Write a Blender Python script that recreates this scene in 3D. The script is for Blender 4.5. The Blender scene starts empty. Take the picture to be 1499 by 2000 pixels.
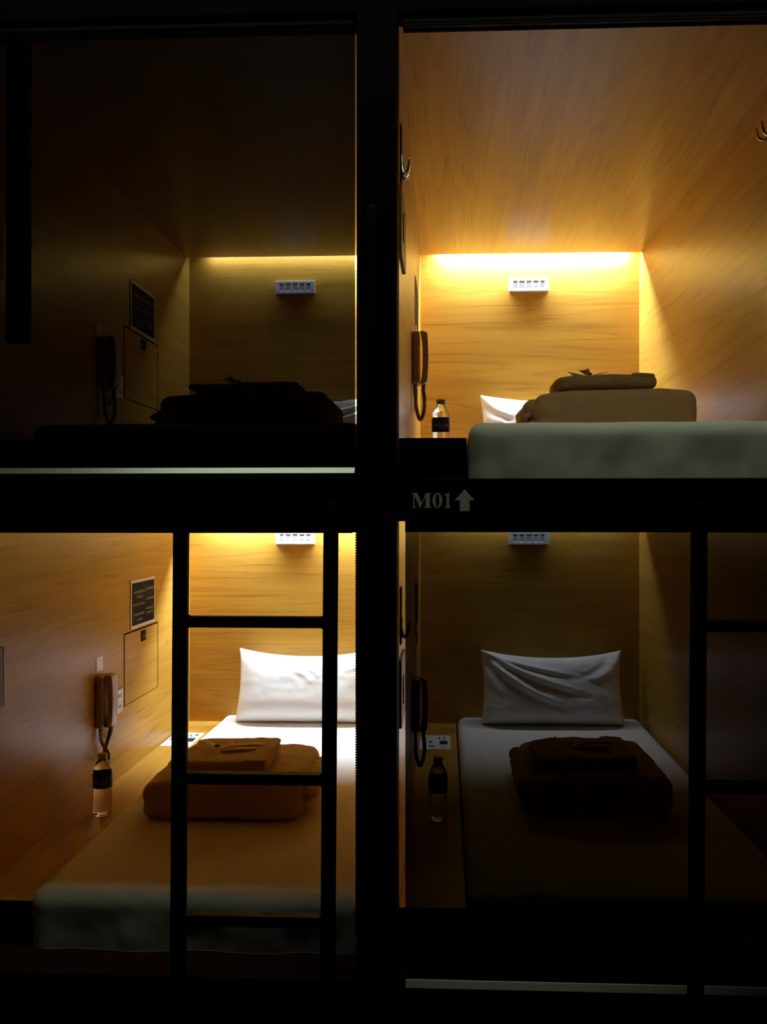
import bpy, bmesh, math, random
from mathutils import Vector, Matrix, noise
random.seed(7)
S = bpy.context.scene
COL = S.collection
PI = math.pi

# ------------------------------------------------------------------ camera, world, lights, exposure
EYE = 1.42                                   # lens height above the corridor floor
F_PX, W_PX, H_PX = 1650.0, 1499.0, 2000.0
cd = bpy.data.cameras.new('camera')
cam = bpy.data.objects.new('camera', cd)
COL.objects.link(cam)
cam.location = (0, 0, EYE)
cam.rotation_euler = (PI / 2, 0, 0.041)
cd.sensor_fit = 'VERTICAL'
cd.sensor_height = 36.0
cd.sensor_width = 27.0
cd.lens = 36.0 * F_PX / H_PX
cd.shift_x = -50.8 / H_PX
cd.shift_y = 8.0 / H_PX
cd.clip_start = 0.02
S.camera = cam

w = bpy.data.worlds.new('world')
S.world = w
w.use_nodes = True
bg = w.node_tree.nodes['Background']
bg.inputs[0].default_value = (0.55, 0.75, 0.6, 1)
bg.inputs[1].default_value = 0.0006

# dim night lamp on the corridor ceiling, above and behind the camera
ld = bpy.data.lights.new('corridor_lamp', 'AREA')
ld.shape = 'RECTANGLE'
ld.size, ld.size_y = 2.6, 0.12
ld.energy = 5.4
ld.color = (0.88, 1.0, 0.68)
lo = bpy.data.objects.new('corridor_lamp', ld)
lo.location = (0.1, 1.70, 2.86)
COL.objects.link(lo)

LED_STRENGTH = 1090.0
LED_COLOR = (0.74, 0.88, 1.0)

S.view_settings.view_transform = 'Standard'
S.view_settings.look = 'None'
S.view_settings.gamma = 1.0
S.view_settings.exposure = 0.0
S.view_settings.use_curve_mapping = False
S.render.engine = 'CYCLES'
cy = S.cycles
cy.max_bounces = 16
cy.diffuse_bounces = 10
cy.glossy_bounces = 6
cy.transmission_bounces = 8
cy.transparent_max_bounces = 12
cy.sample_clamp_indirect = 6.0
cy.caustics_reflective = False
cy.caustics_refractive = False
cy.use_denoising = True
try:
    cy.denoiser = 'OPENIMAGEDENOISE'
    cy.denoising_input_passes = 'RGB_ALBEDO_NORMAL'
except Exception:
    pass


# ------------------------------------------------------------------ materials
def mat(name, col, rough=0.5, spec=0.5, metal=0.0, bump=None):
    m = bpy.data.materials.new(name)
    m.use_nodes = True
    nt = m.node_tree
    p = nt.nodes['Principled BSDF']
    p.inputs['Base Color'].default_value = (*col, 1)
    p.inputs['Roughness'].default_value = rough
    p.inputs['Specular IOR Level'].default_value = spec
    p.inputs['Metallic'].default_value = metal
    # slight procedural tone variation
    tc = nt.nodes.new('ShaderNodeTexCoord')
    nz = nt.nodes.new('ShaderNodeTexNoise')
    nz.inputs['Scale'].default_value = (bump or (60, 0))[0]
    nz.inputs['Detail'].default_value = 4
    nt.links.new(tc.outputs['Object'], nz.inputs['Vector'])
    rp = nt.nodes.new('ShaderNodeValToRGB')
    rp.color_ramp.elements[0].position = 0.3
    rp.color_ramp.elements[1].position = 0.7
    rp.color_ramp.elements[0].color = (*[c * 0.92 for c in col], 1)
    rp.color_ramp.elements[1].color = (*col, 1)
    nt.links.new(nz.outputs['Fac'], rp.inputs['Fac'])
    nt.links.new(rp.outputs['Color'], p.inputs['Base Color'])
    if bump:
        b = nt.nodes.new('ShaderNodeBump')
        b.inputs['Strength'].default_value = bump[1]
        b.inputs['Distance'].default_value = bump[2] if len(bump) > 2 else 0.002
        nt.links.new(nz.outputs['Fac'], b.inputs['Height'])
        nt.links.new(b.outputs['Normal'], p.inputs['Normal'])
    return m


def wood(name, along, base=(0.53, 0.292, 0.046), rough=0.32):
    """Orange oak veneer: fine streaks and cathedral lines running along one axis."""
    m = bpy.data.materials.new(name)
    m.use_nodes = True
    nt = m.node_tree
    N, L = nt.nodes.new, nt.links.new
    p = nt.nodes['Principled BSDF']
    p.inputs['Roughness'].default_value = rough
    p.inputs['Specular IOR Level'].default_value = 0.19
    tc = N('ShaderNodeTexCoord')

    def mapped(a, c):
        mp = N('ShaderNodeMapping')
        sc = [c, c, c]
        sc[along] = a
        mp.inputs['Scale'].default_value = sc
        mp.inputs['Location'].default_value = (3.7, 1.9, 5.3)
        L(tc.outputs['Object'], mp.inputs['Vector'])
        return mp.outputs['Vector']
    fine = N('ShaderNodeTexNoise')
    fine.inputs['Scale'].default_value = 1.0
    fine.inputs['Detail'].default_value = 5
    fine.inputs['Roughness'].default_value = 0.6
    L(mapped(2.2, 190.0), fine.inputs['Vector'])
    broad = N('ShaderNodeTexNoise')
    broad.inputs['Scale'].default_value = 1.0
    broad.inputs['Detail'].default_value = 3
    broad.inputs['Distortion'].default_value = 0.12
    L(mapped(0.30, 5.0), broad.inputs['Vector'])
    band = N('ShaderNodeTexNoise')
    band.inputs['Scale'].default_value = 1.0
    band.inputs['Detail'].default_value = 2
    L(mapped(0.9, 16.0), band.inputs['Vector'])
    mul = N('ShaderNodeMath'); mul.operation = 'MULTIPLY'; mul.inputs[1].default_value = 15.0
    L(broad.outputs['Fac'], mul.inputs[0])
    fr = N('ShaderNodeMath'); fr.operation = 'FRACT'
    L(mul.outputs[0], fr.inputs[0])
    line = N('ShaderNodeValToRGB')                 # dark growth line, then a slow fade
    e = line.color_ramp.elements
    e[0].position, e[0].color = 0.0, (1, 1, 1, 1)
    e[1].position, e[1].color = 0.10, (0.55, 0.55, 0.55, 1)
    k = line.color_ramp.elements.new(0.45); k.color = (0.0, 0.0, 0.0, 1)
    k = line.color_ramp.elements.new(0.95); k.color = (0.1, 0.1, 0.1, 1)
    k = line.color_ramp.elements.new(1.0); k.color = (1, 1, 1, 1)
    L(fr.outputs[0], line.inputs['Fac'])
    fr2 = N('ShaderNodeMapRange')
    fr2.inputs['From Min'].default_value = 0.35
    fr2.inputs['From Max'].default_value = 0.7
    L(fine.outputs['Fac'], fr2.inputs['Value'])
    a = N('ShaderNodeMath'); a.operation = 'MULTIPLY'
    L(line.outputs['Color'], a.inputs[0]); L(fr2.outputs[0], a.inputs[1])
    b = N('ShaderNodeMath'); b.operation = 'MULTIPLY_ADD'; b.inputs[1].default_value = 0.30
    L(fr2.outputs[0], b.inputs[0]); L(a.outputs[0], b.inputs[2])
    mx = N('ShaderNodeMixRGB')
    mx.inputs['Color1'].default_value = (*base, 1)
    mx.inputs['Color2'].default_value = (base[0] * 0.60, base[1] * 0.52, base[2] * 0.42, 1)
    cl = N('ShaderNodeMath'); cl.operation = 'MULTIPLY'; cl.inputs[1].default_value = 0.85; cl.use_clamp = True
    L(b.outputs[0], cl.inputs[0])
    L(cl.outputs[0], mx.inputs['Fac'])
    hs = N('ShaderNodeHueSaturation')
    mr = N('ShaderNodeMapRange')
    mr.inputs['From Min'].default_value = 0.3; mr.inputs['From Max'].default_value = 0.7
    mr.inputs['To Min'].default_value = 0.88; mr.inputs['To Max'].default_value = 1.08
    L(band.outputs['Fac'], mr.inputs['Value'])
    L(mr.outputs[0], hs.inputs['Value'])
    L(mx.outputs['Color'], hs.inputs['Color'])
    L(hs.outputs['Color'], p.inputs['Base Color'])
    bp = N('ShaderNodeBump'); bp.inputs['Strength'].default_value = 0.12; bp.inputs['Distance'].default_value = 0.001
    bp.invert = True
    L(b.outputs[0], bp.inputs['Height'])
    L(bp.outputs['Normal'], p.inputs['Normal'])
    return m


def fabric(name, col, weave=900, rough=0.9, strength=0.15, dist=0.002):
    m = mat(name, col, rough, 0.15, bump=(weave, strength, dist))
    m.node_tree.nodes['Principled BSDF'].inputs['Sheen Weight'].default_value = 0.1
    return m


def screen(name, open_fac):
    """Woven blind cloth: mostly black yarn with open holes you can see through."""
    m = bpy.data.materials.new(name)
    m.use_nodes = True
    nt = m.node_tree
    N, L = nt.nodes.new, nt.links.new
    out = nt.nodes['Material Output']
    p = nt.nodes['Principled BSDF']
    p.inputs['Base Color'].default_value = (0.0015, 0.0015, 0.0015, 1)
    p.inputs['Roughness'].default_value = 0.85
    p.inputs['Specular IOR Level'].default_value = 0.0
    t = N('ShaderNodeBsdfTransparent')
    tc = N('ShaderNodeTexCoord')
    mp = N('ShaderNodeMapping'); mp.inputs['Scale'].default_value = (620, 1, 160)
    nz = N('ShaderNodeTexNoise'); nz.inputs['Scale'].default_value = 1; nz.inputs['Detail'].default_value = 1
    L(tc.outputs['Object'], mp.inputs['Vector']); L(mp.outputs['Vector'], nz.inputs['Vector'])
    mr = N('ShaderNodeMapRange')
    mr.inputs['From Min'].default_value = 0.3; mr.inputs['From Max'].default_value = 0.7
    mr.inputs['To Min'].default_value = open_fac * 0.85; mr.inputs['To Max'].default_value = open_fac * 1.15
    L(nz.outputs['Fac'], mr.inputs['Value'])
    mix = N('ShaderNodeMixShader')
    L(mr.outputs[0], mix.inputs['Fac'])
    L(p.outputs['BSDF'], mix.inputs[1]); L(t.outputs['BSDF'], mix.inputs[2])
    L(mix.outputs['Shader'], out.inputs['Surface'])
    return m


def clear(name, col=(0.97, 0.98, 1.0), ior=1.33, rough=0.03):
    m = bpy.data.materials.new(name)
    m.use_nodes = True
    nt = m.node_tree
    p = nt.nodes['Principled BSDF']
    p.inputs['Base Color'].default_value = (*col, 1)
    p.inputs['Transmission Weight'].default_value = 1.0
    p.inputs['IOR'].default_value = ior
    p.inputs['Roughness'].default_value = rough
    tc = nt.nodes.new('ShaderNodeTexCoord')
    nz = nt.nodes.new('ShaderNodeTexNoise'); nz.inputs['Scale'].default_value = 45
    b = nt.nodes.new('ShaderNodeBump'); b.inputs['Strength'].default_value = 0.25; b.inputs['Distance'].default_value = 0.002
    nt.links.new(tc.outputs['Object'], nz.inputs['Vector'])
    nt.links.new(nz.outputs['Fac'], b.inputs['Height'])
    nt.links.new(b.outputs['Normal'], p.inputs['Normal'])
    return m


def emitter(name, col, strength):
    m = bpy.data.materials.new(name)
    m.use_nodes = True
    nt = m.node_tree
    nt.nodes.remove(nt.nodes['Principled BSDF'])
    e = nt.nodes.new('ShaderNodeEmission')
    e.inputs['Color'].default_value = (*col, 1)
    e.inputs['Strength'].default_value = strength
    nt.links.new(e.outputs['Emission'], nt.nodes['Material Output'].inputs['Surface'])
    return m


M = dict(
    wood_x=wood('oak_veneer_across', 0), wood_y=wood('oak_veneer_lengthwise', 1),
    wood_shaded=wood('shaded_platform_veneer', 1, (0.06, 0.018, 0.006), 0.5),  # shade put into the veneer colour, offsets the corridor lamp on the platforms
    black=mat('black_frame_paint', (0.0015, 0.0015, 0.0018), 0.75, 0.02),
    matte=mat('dark_corridor_paint', (0.012, 0.012, 0.013), 0.9, 0.1),
    carpet=mat('dark_carpet', (0.012, 0.010, 0.010), 1.0, 0.0, bump=(300, 0.4)),
    steel=mat('black_ladder_steel', (0.002, 0.002, 0.0024), 0.6, 0.06),
    alu=mat('grey_aluminium', (0.74, 0.78, 0.76), 0.42, 0.5, 0.8),
    chrome=mat('chrome', (0.82, 0.82, 0.84), 0.14, 0.5, 1.0),
    sheet=fabric('white_cotton_sheet', (0.86, 0.85, 0.83), 1100, strength=0.1),
    pillow=fabric('white_pillowcase', (0.82, 0.82, 0.82), 1100, strength=0.1),
    blanket=fabric('tan_blanket', (0.54, 0.385, 0.215), 22, strength=0.6, dist=0.012),
    robe=fabric('tan_robe_cotton', (0.48, 0.335, 0.18), 26, strength=0.6, dist=0.012),
    belt=fabric('light_tan_belt', (0.74, 0.55, 0.33), 900),
    paper=mat('white_paper', (0.75, 0.76, 0.78), 0.7, 0.2),
    cream=mat('cream_tag_paper', (0.85, 0.70, 0.50), 0.8, 0.1),
    red=mat('red_ink', (0.30, 0.015, 0.012), 0.6, 0.2),
    ink=mat('dark_ink', (0.012, 0.016, 0.035), 0.6, 0.2),
    blueink=mat('pale_blue_ink', (0.18, 0.22, 0.42), 0.6, 0.2),
    phone=mat('beige_phone_plastic', (0.46, 0.36, 0.34), 0.35, 0.4),
    cord=mat('brown_grey_cord', (0.30, 0.22, 0.18), 0.6, 0.3),
    plastic=mat('white_plastic', (0.80, 0.80, 0.80), 0.3, 0.6),
    vent=mat('pale_grey_plastic', (0.62, 0.68, 0.74), 0.4, 0.4),
    slot=mat('slot_shadow_grey', (0.46, 0.52, 0.60), 0.6, 0.2),
    sign=mat('dark_sign_face', (0.012, 0.007, 0.006), 0.7, 0.08),
    signrim=mat('pale_sign_rim', (0.78, 0.74, 0.72), 0.4, 0.5),
    signtext=mat('grey_sign_text', (0.16, 0.13, 0.11), 0.6, 0.2),
    gap=mat('panel_gap_shadow', (0.02, 0.008, 0.004), 0.9, 0.0),
    brown=mat('dark_brown_panel', (0.14, 0.06, 0.02), 0.5, 0.3),
    label=mat('navy_bottle_label', (0.012, 0.028, 0.10), 0.4, 0.4),
    labelmark=mat('white_label_print', (0.6, 0.62, 0.68), 0.5, 0.3),
    cap=mat('white_bottle_cap', (0.50, 0.36, 0.26), 0.5, 0.3),
    water=clear('bottled_water'),
    letter=mat('pale_grey_lettering', (0.84, 0.88, 0.84), 0.6, 0.2),
    screen=screen('black_mesh_blind_cloth', 0.041),
    rollcloth=fabric('black_blind_cloth', (0.008, 0.008, 0.008), 800),
    led=emitter('led_light', LED_COLOR, LED_STRENGTH),
)


# ------------------------------------------------------------------ builders
def link(name, bm, m, parent=None, smooth=False, angle=None):
    me = bpy.data.meshes.new(name)
    bmesh.ops.recalc_face_normals(bm, faces=bm.faces)
    bm.to_mesh(me)
    bm.free()
    o = bpy.data.objects.new(name, me)
    COL.objects.link(o)
    for x in (m if isinstance(m, (list, tuple)) else [m]):
        me.materials.append(x)
    if smooth:
        for p in me.polygons:
            p.use_smooth = True
    if angle:
        for p in me.polygons:
            p.use_smooth = True
        me.set_sharp_from_angle(angle=math.radians(angle))
    if parent:
        o.parent = parent
        o.matrix_parent_inverse = Matrix.Translation(-parent.location)
    return o


def thing(name, loc, label, cat, group=None):
    o = bpy.data.objects.new(name, None)
    o.empty_display_size = 0.05
    COL.objects.link(o)
    o.location = loc
    tag(o, label, cat, group)
    return o


def tag(o, label, cat, group=None):
    o['label'] = label
    o['category'] = cat
    if group:
        o['group'] = group
    return o


def box(bm, x0, x1, y0, y1, z0, z1, bev=0.0, seg=2, mi=0):
    vs = [bm.verts.new(p) for p in ((x0, y0, z0), (x1, y0, z0), (x1, y1, z0), (x0, y1, z0),
                                    (x0, y0, z1), (x1, y0, z1), (x1, y1, z1), (x0, y1, z1))]
    fs = [bm.faces.new([vs[i] for i in q]) for q in
          ((3, 2, 1, 0), (4, 5, 6, 7), (0, 1, 5, 4), (1, 2, 6, 5), (2, 3, 7, 6), (3, 0, 4, 7))]
    for f in fs:
        f.material_index = mi
    if bev:
        es = list({e for f in fs for e in f.edges})
        bmesh.ops.bevel(bm, geom=es, offset=bev, segments=seg, profile=0.5, affect='EDGES')
    return fs


def boxes(*bs, bev=0.0):
    bm = bmesh.new()
    for b in bs:
        box(bm, *b, bev=bev)
    return bm


def tube(bm, pts, r, seg=10, closed=False, cap=True):
    pts = [Vector(p) for p in pts]
    n = len(pts)
    rings = []
    up = None
    for i, p in enumerate(pts):
        a = pts[(i - 1) % n] if (closed or i) else p
        b = pts[(i + 1) % n] if (closed or i < n - 1) else p
        t = (b - a).normalized()
        if up is None:
            up = Vector((0, 0, 1)) if abs(t.z) < 0.9 else Vector((1, 0, 0))
        x = (up - t * up.dot(t))
        if x.length < 1e-6:
            x = t.orthogonal()
        x.normalize()
        up = x
        y = t.cross(x)
        rr = r(i / max(1, n - 1)) if callable(r) else r
        rings.append([bm.verts.new(p + (x * math.cos(k * 2 * PI / seg) + y * math.sin(k * 2 * PI / seg)) * rr)
                      for k in range(seg)])
    m = n if closed else n - 1
    for i in range(m):
        A, B = rings[i], rings[(i + 1) % n]
        for k in range(seg):
            bm.faces.new((A[k], A[(k + 1) % seg], B[(k + 1) % seg], B[k]))
    if cap and not closed:
        bm.faces.new(rings[0][::-1])
        bm.faces.new(rings[-1])


def spline(ctrl, n=8):
    P = [Vector(p) for p in ctrl]
    out = []
    for i in range(len(P) - 1):
        p0, p1, p2, p3 = P[max(0, i - 1)], P[i], P[i + 1], P[min(len(P) - 1, i + 2)]
        for k in range(n):
            t = k / n
            out.append(0.5 * ((2 * p1) + (p2 - p0) * t + (2 * p0 - 5 * p1 + 4 * p2 - p3) * t * t
                              + (3 * p1 - p0 - 3 * p2 + p3) * t ** 3))
    out.append(P[-1])
    return out


def lathe(bm, prof, c, seg=36, cap=True, wob=None):
    rings = []
    for r, z in prof:
        rings.append([bm.verts.new((c[0] + r * math.cos(2 * PI * k / seg), c[1] + r * math.sin(2 * PI * k / seg), c[2] + z))
                      for k in range(seg)])
    for A, B in zip(rings, rings[1:]):
        for k in range(seg):
            bm.faces.new((A[k], A[(k + 1) % seg], B[(k + 1) % seg], B[k]))
    if cap:
        bm.faces.new(rings[0][::-1])
        bm.faces.new(rings[-1])


def axis_coords(h, r, n):
    e = [h - r + r * math.sin(PI / 2 * t / 6) for t in range(1, 7)]
    inner = [-(h - r) + 2 * (h - r) * k / n for k in range(n + 1)]
    return [-x for x in reversed(e)] + inner + e


def softbox(bm, c, size, r, n, disp=None, shape=None, flat=False):
    """Rounded soft block on a fine grid; disp(p_local, normal) returns an offset vector."""
    hx, hy, hz = (s / 2 for s in size)
    r = min(r, hx * .98, hy * .98, hz * .98)
    ax = [axis_coords(hx, r, n[0]), axis_coords(hy, r, n[1]), axis_coords(hz, r, n[2])]
    H = (hx, hy, hz)
    cache = {}

    def vert(p):
        key = tuple(round(q, 5) for q in p)
        if key in cache:
            return cache[key]
        q = Vector(p)
        inn = Vector([max(-(h - r), min(h - r, v)) for v, h in zip(q, H)])
        if flat and q.z < 0:
            inn.z = q.z
        d = q - inn
        nn = d.normalized() if d.length > 1e-9 else Vector((0, 0, 1))
        pos = inn + nn * r
        if disp:
            pos = pos + disp(pos.copy(), nn)
        if shape:
            pos = shape(pos)
        cache[key] = bm.verts.new(pos + Vector(c))
        return cache[key]
    for d in range(3):
        u, v = [(1, 2), (2, 0), (0, 1)][d]
        for s in (-1, 1):
            for i in range(len(ax[u]) - 1):
                for j in range(len(ax[v]) - 1):
                    q = []
                    for a, b in ((i, j), (i + 1, j), (i + 1, j + 1), (i, j + 1)):
                        p = [0, 0, 0]
                        p[d] = s * H[d]
                        p[u] = ax[u][a]
                        p[v] = ax[v][b]
                        q.append(vert(p))
                    if s < 0:
                        q.reverse()
                    if len(set(q)) == 4:
                        try:
                            bm.faces.new(q)
                        except ValueError:
                            pass


def fbm(p, s, seed=0.0):
    v = Vector((p[0] * s[0] + seed, p[1] * s[1] + seed * 1.7, p[2] * s[2] - seed))
    return noise.noise(v) + 0.5 * noise.noise(v * 2.1) + 0.25 * noise.noise(v * 4.3)


def struct(name, bm, m, label=None, **k):
    o = link(name, bm, m, **k)
    o['kind'] = 'structure'
    if label:
        o['label'] = label
    return o


# ------------------------------------------------------------------ shared dimensions (heights are above the floor)
YF, YB = 2.05, 4.10          # capsule front and back wall
FRONT = 1.98                 # face of the black frame
CAPS = dict(                 # x left wall, x right wall, z floor, z ceiling
    UL=(-1.250, -0.195, EYE + 0.090, EYE + 1.252, 'upper left'),
    UR=(-0.115, 0.937, EYE + 0.090, EYE + 1.252, 'upper right'),
    LL=(-1.250, -0.195, EYE - 1.115, EYE + 0.027, 'lower left'),
    LR=(-0.115, 0.937, EYE - 1.115, EYE + 0.027, 'lower right'))

# ------------------------------------------------------------------ corridor and black front frame
struct('floor', boxes((-2.6, 2.4, -1.6, 2.05, -0.05, 0.0)), M['carpet'], 'dark carpeted corridor floor in front of the capsules')
struct('ceiling', boxes((-2.6, 2.4, -1.6, 2.0, 2.90, 2.95)), M['matte'], 'dark corridor ceiling')
struct('wall_corridor', boxes((-2.6, 2.4, -1.65, -1.6, 0.0, 2.95)), M['matte'], 'dark corridor wall opposite the capsules')
PX0, PX1 = -0.206, -0.111
struct('trim_1', boxes((PX0, PX1, FRONT, YF + .03, 0.0, 2.90), bev=0.002), M['black'], 'black upright post between the left and right capsules')
struct('trim_2', boxes((-1.36, -1.245, FRONT, YF + .03, 0.0, 2.90), bev=0.002), M['black'], 'black upright post at the outer left')
struct('trim_3', boxes((0.932, 1.04, FRONT, YF + .03, 0.0, 2.90), bev=0.002), M['black'], 'black upright post at the outer right')
for n, (a, b) in enumerate(((-1.245, PX0), (PX1, 0.932))):
    s = ('left', 'right')[n]
    struct('trim_%d' % (4 + 3 * n), boxes((a, b, FRONT, YF - .0005, EYE - 0.012, EYE + 0.084), bev=0.0015), M['black'],
           'black beam under the upper %s capsule' % s)
    struct('trim_%d' % (5 + 3 * n), boxes((a, b, FRONT, YF - .002, EYE + 1.187, 2.90), bev=0.0015), M['black'],
           'black header above the upper %s capsule' % s)
    struct('trim_%d' % (6 + 3 * n), boxes((a, b, FRONT + .03, YF - .002, 0.0, EYE - 1.137), bev=0.0015), M['black'],
           'black plinth under the lower %s capsule' % s)

# ------------------------------------------------------------------ the four wood capsules
SLOT = 0.054
for key, (x0, x1, zf, zc, nm) in CAPS.items():
    up = key[0] == 'U'
    top = zc + 0.056
    T = 0.019
    under = .006 if up else .02
    struct('wall_left', boxes((x0 - T, x0, YF, YB, zf - under, top)), M['wood_y'], 'wood left wall of the %s capsule' % nm)
    struct('wall_right', boxes((x1, x1 + T, YF, YB, zf - under, top)), M['wood_y'], 'wood right wall of the %s capsule' % nm)
    struct('wall_back', boxes((x0 - T, x1 + T, YB, YB + .02, zf - under, top)), M['wood_x'], 'wood back wall of the %s capsule' % nm)
    # ceiling panel stops short of the back wall: the light slot
    struct('ceiling', boxes((x0, x1, YF, YB - SLOT, zc, zc + .018)), M['wood_y'], 'wood ceiling of the %s capsule' % nm)
    struct('trim_10', boxes((x0, x1, YF, YB, top - .004, top)), M['wood_y'], 'lid above the light slot of the %s capsule' % nm)
    struct('floor', boxes((x0, x1, 2.022, YB, zf - under, zf)), M['wood_shaded'], 'wood bed platform of the %s capsule' % nm)
    # LED strip hidden in the slot, shining down the back wall
    t = thing('led_strip', ((x0 + x1) / 2, YB - .030, zc + .029),
              'hidden light strip in the ceiling slot of the %s capsule' % nm, 'light strip', 'light strips in the ceiling slots')
    link('channel', boxes((x0 + .09, x1 - .06, YB - .038, YB - .022, zc + .0285, zc + .035)), M['alu'], t)
    bm = bmesh.new()
    vs = [bm.verts.new(p) for p in ((x0 + .095, YB - .0355, zc + .028), (x0 + .095, YB - .0245, zc + .028),
                                    (x1 - .065, YB - .0245, zc + .028), (x1 - .065, YB - .0355, zc + .028))]
    bm.faces.new(vs)
    o = link('diffuser', bm, M['led'], t)

# ------------------------------------------------------------------ fittings repeated in each capsule
def ledge(key):
    x0, x1, zf, zc, nm = CAPS[key]
    z = zf + .110
    o = thing('side_ledge', (x0 + .086, 3.1, zf), '', 'ledge')
    link('ledge_body', boxes((x0 + .0005, x0 + .172, 2.167, YB - .0005, zf + .0005, z), bev=0.0015), M['wood_y'], o)
    link('front_board', boxes((x0 + .0005, x0 + .172, 2.155, 2.1668, zf + .0005, z - .0005), bev=0.0015), M['black'], o)['label'] = 'black front board'
    tag(o, 'raised wooden ledge along the left wall of the %s capsule' % nm, 'ledge', 'wooden side ledges')
    return z


def vent(key):
    x0, x1, zf, zc, nm = CAPS[key]
    xc, zm = (x0 + x1) / 2 - .003, zc - .138
    if not key[0] == 'U':
        zm = zc - .133
    t = thing('vent_grille', (xc, YB, zm), 'pale grey slotted vent on the back wall of the %s capsule' % nm,
              'vent', 'slotted wall vents')
    hw, hh, y1 = .096, .031, YB - .0005
    bm = bmesh.new()
    y0 = YB - .016
    n = 5
    cw = 2 * (hw - .012) / n
    box(bm, xc - hw, xc + hw, y0, y1, zm + hh - .014, zm + hh, bev=.002)
    box(bm, xc - hw, xc + hw, y0, y1, zm - hh, zm - hh + .014, bev=.002)
    for k in range(n + 1):
        xx = xc - hw + .012 + k * cw
        wdt = .004 if 0 < k < n else .010
        xx += 0 if 0 < k < n else (-.002 if k == 0 else .002)
        box(bm, xx - wdt, xx + wdt, y0, y1, zm - hh + .010, zm + hh - .010)
    link('frame', bm, M['vent'], t)
    bm = boxes((xc - hw + .01, xc + hw - .01, YB - .0125, YB - .0006, zm - hh + .01, zm + hh - .01))
    link('backing', bm, M['slot'], t)
    for k in range(n):
        xa = xc - hw + .012 + k * cw
        bm = bmesh.new()
        for j in range(5):
            zz = zm - hh + .0165 + j * .0073
            box(bm, xa + .003, xa + cw - .003, y0 + .001, YB - .0126, zz - .0022, zz + .0022)
        link('louvre', bm, M['vent'], t)


def placard(key):
    x0, x1, zf, zc, nm = CAPS[key]
    zt, zb = zc - .284, zc - .481
    y0, y1 = 3.314, 3.592
    if key[0] == 'U':
        zt, zb = EYE + .945, EYE + .748
    t = thing('notice_placard', (x0, (y0 + y1) / 2, zb),
              'dark notice with pale rim on the left wall of the %s capsule' % nm, 'notice', 'notices on the side walls')
    link('rim', boxes((x0 + .0005, x0 + .004, y0, y1, zb, zt), bev=.001), M['signrim'], t)
    link('face', boxes((x0 + .004, x0 + .0052, y0 + .011, y1 - .011, zb + .013, zt - .013)), M['sign'], t)
    rnd = random.Random(11)
    # two columns of blurred, unreadable rows
    rows = [(.03, .16, .145), (.06, .13, .125), (.02, .15, .095), (.02, .15, .055), (.06, .12, .032),
            (.165, .262, .150), (.17, .262, .108), (.165, .255, .068), (.175, .25, .050)]
    for a, b, z in rows:
        bm = bmesh.new()
        yy = y0 + a
        while yy < y0 + b:
            wd = rnd.uniform(.004, .008)
            box(bm, x0 + .0052, x0 + .0056, yy, min(yy + wd, y0 + b), zb + z - rnd.uniform(.003, .005), zb + z + rnd.uniform(.003, .006))
            yy += wd - .0002 if rnd.random() < .6 else wd + .002
        link('printed_row', bm, M['signtext'], t)


def access_panel(key):
    x0, x1, zf, zc, nm = CAPS[key]
    zt, zb = zf + .649, zf + .373
    y0, y1 = 3.255, 3.633
    t = thing('access_panel', (x0, (y0 + y1) / 2, zb),
              'square wooden hatch with a dark catch on the left wall of the %s capsule' % nm, 'hatch', 'hatches on the side walls')
    link('gap', boxes((x0 + .0004, x0 + .0010, y0 - .006, y1 + .008, zb - .003, zt + .006)), M['gap'], t)
    link('door', boxes((x0 + .0010, x0 + .0013, y0, y1, zb, zt)), M['wood_y'], t)
    l = link('latch', boxes((x0 + .0013, x0 + .006, 3.432, 3.478, zt - .050, zt - .008), bev=.001), M['sign'], t)
    link('latch_mark', boxes((x0 + .006, x0 + .0064, 3.445, 3.466, zt - .034, zt - .026)), M['signtext'], l)


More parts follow.
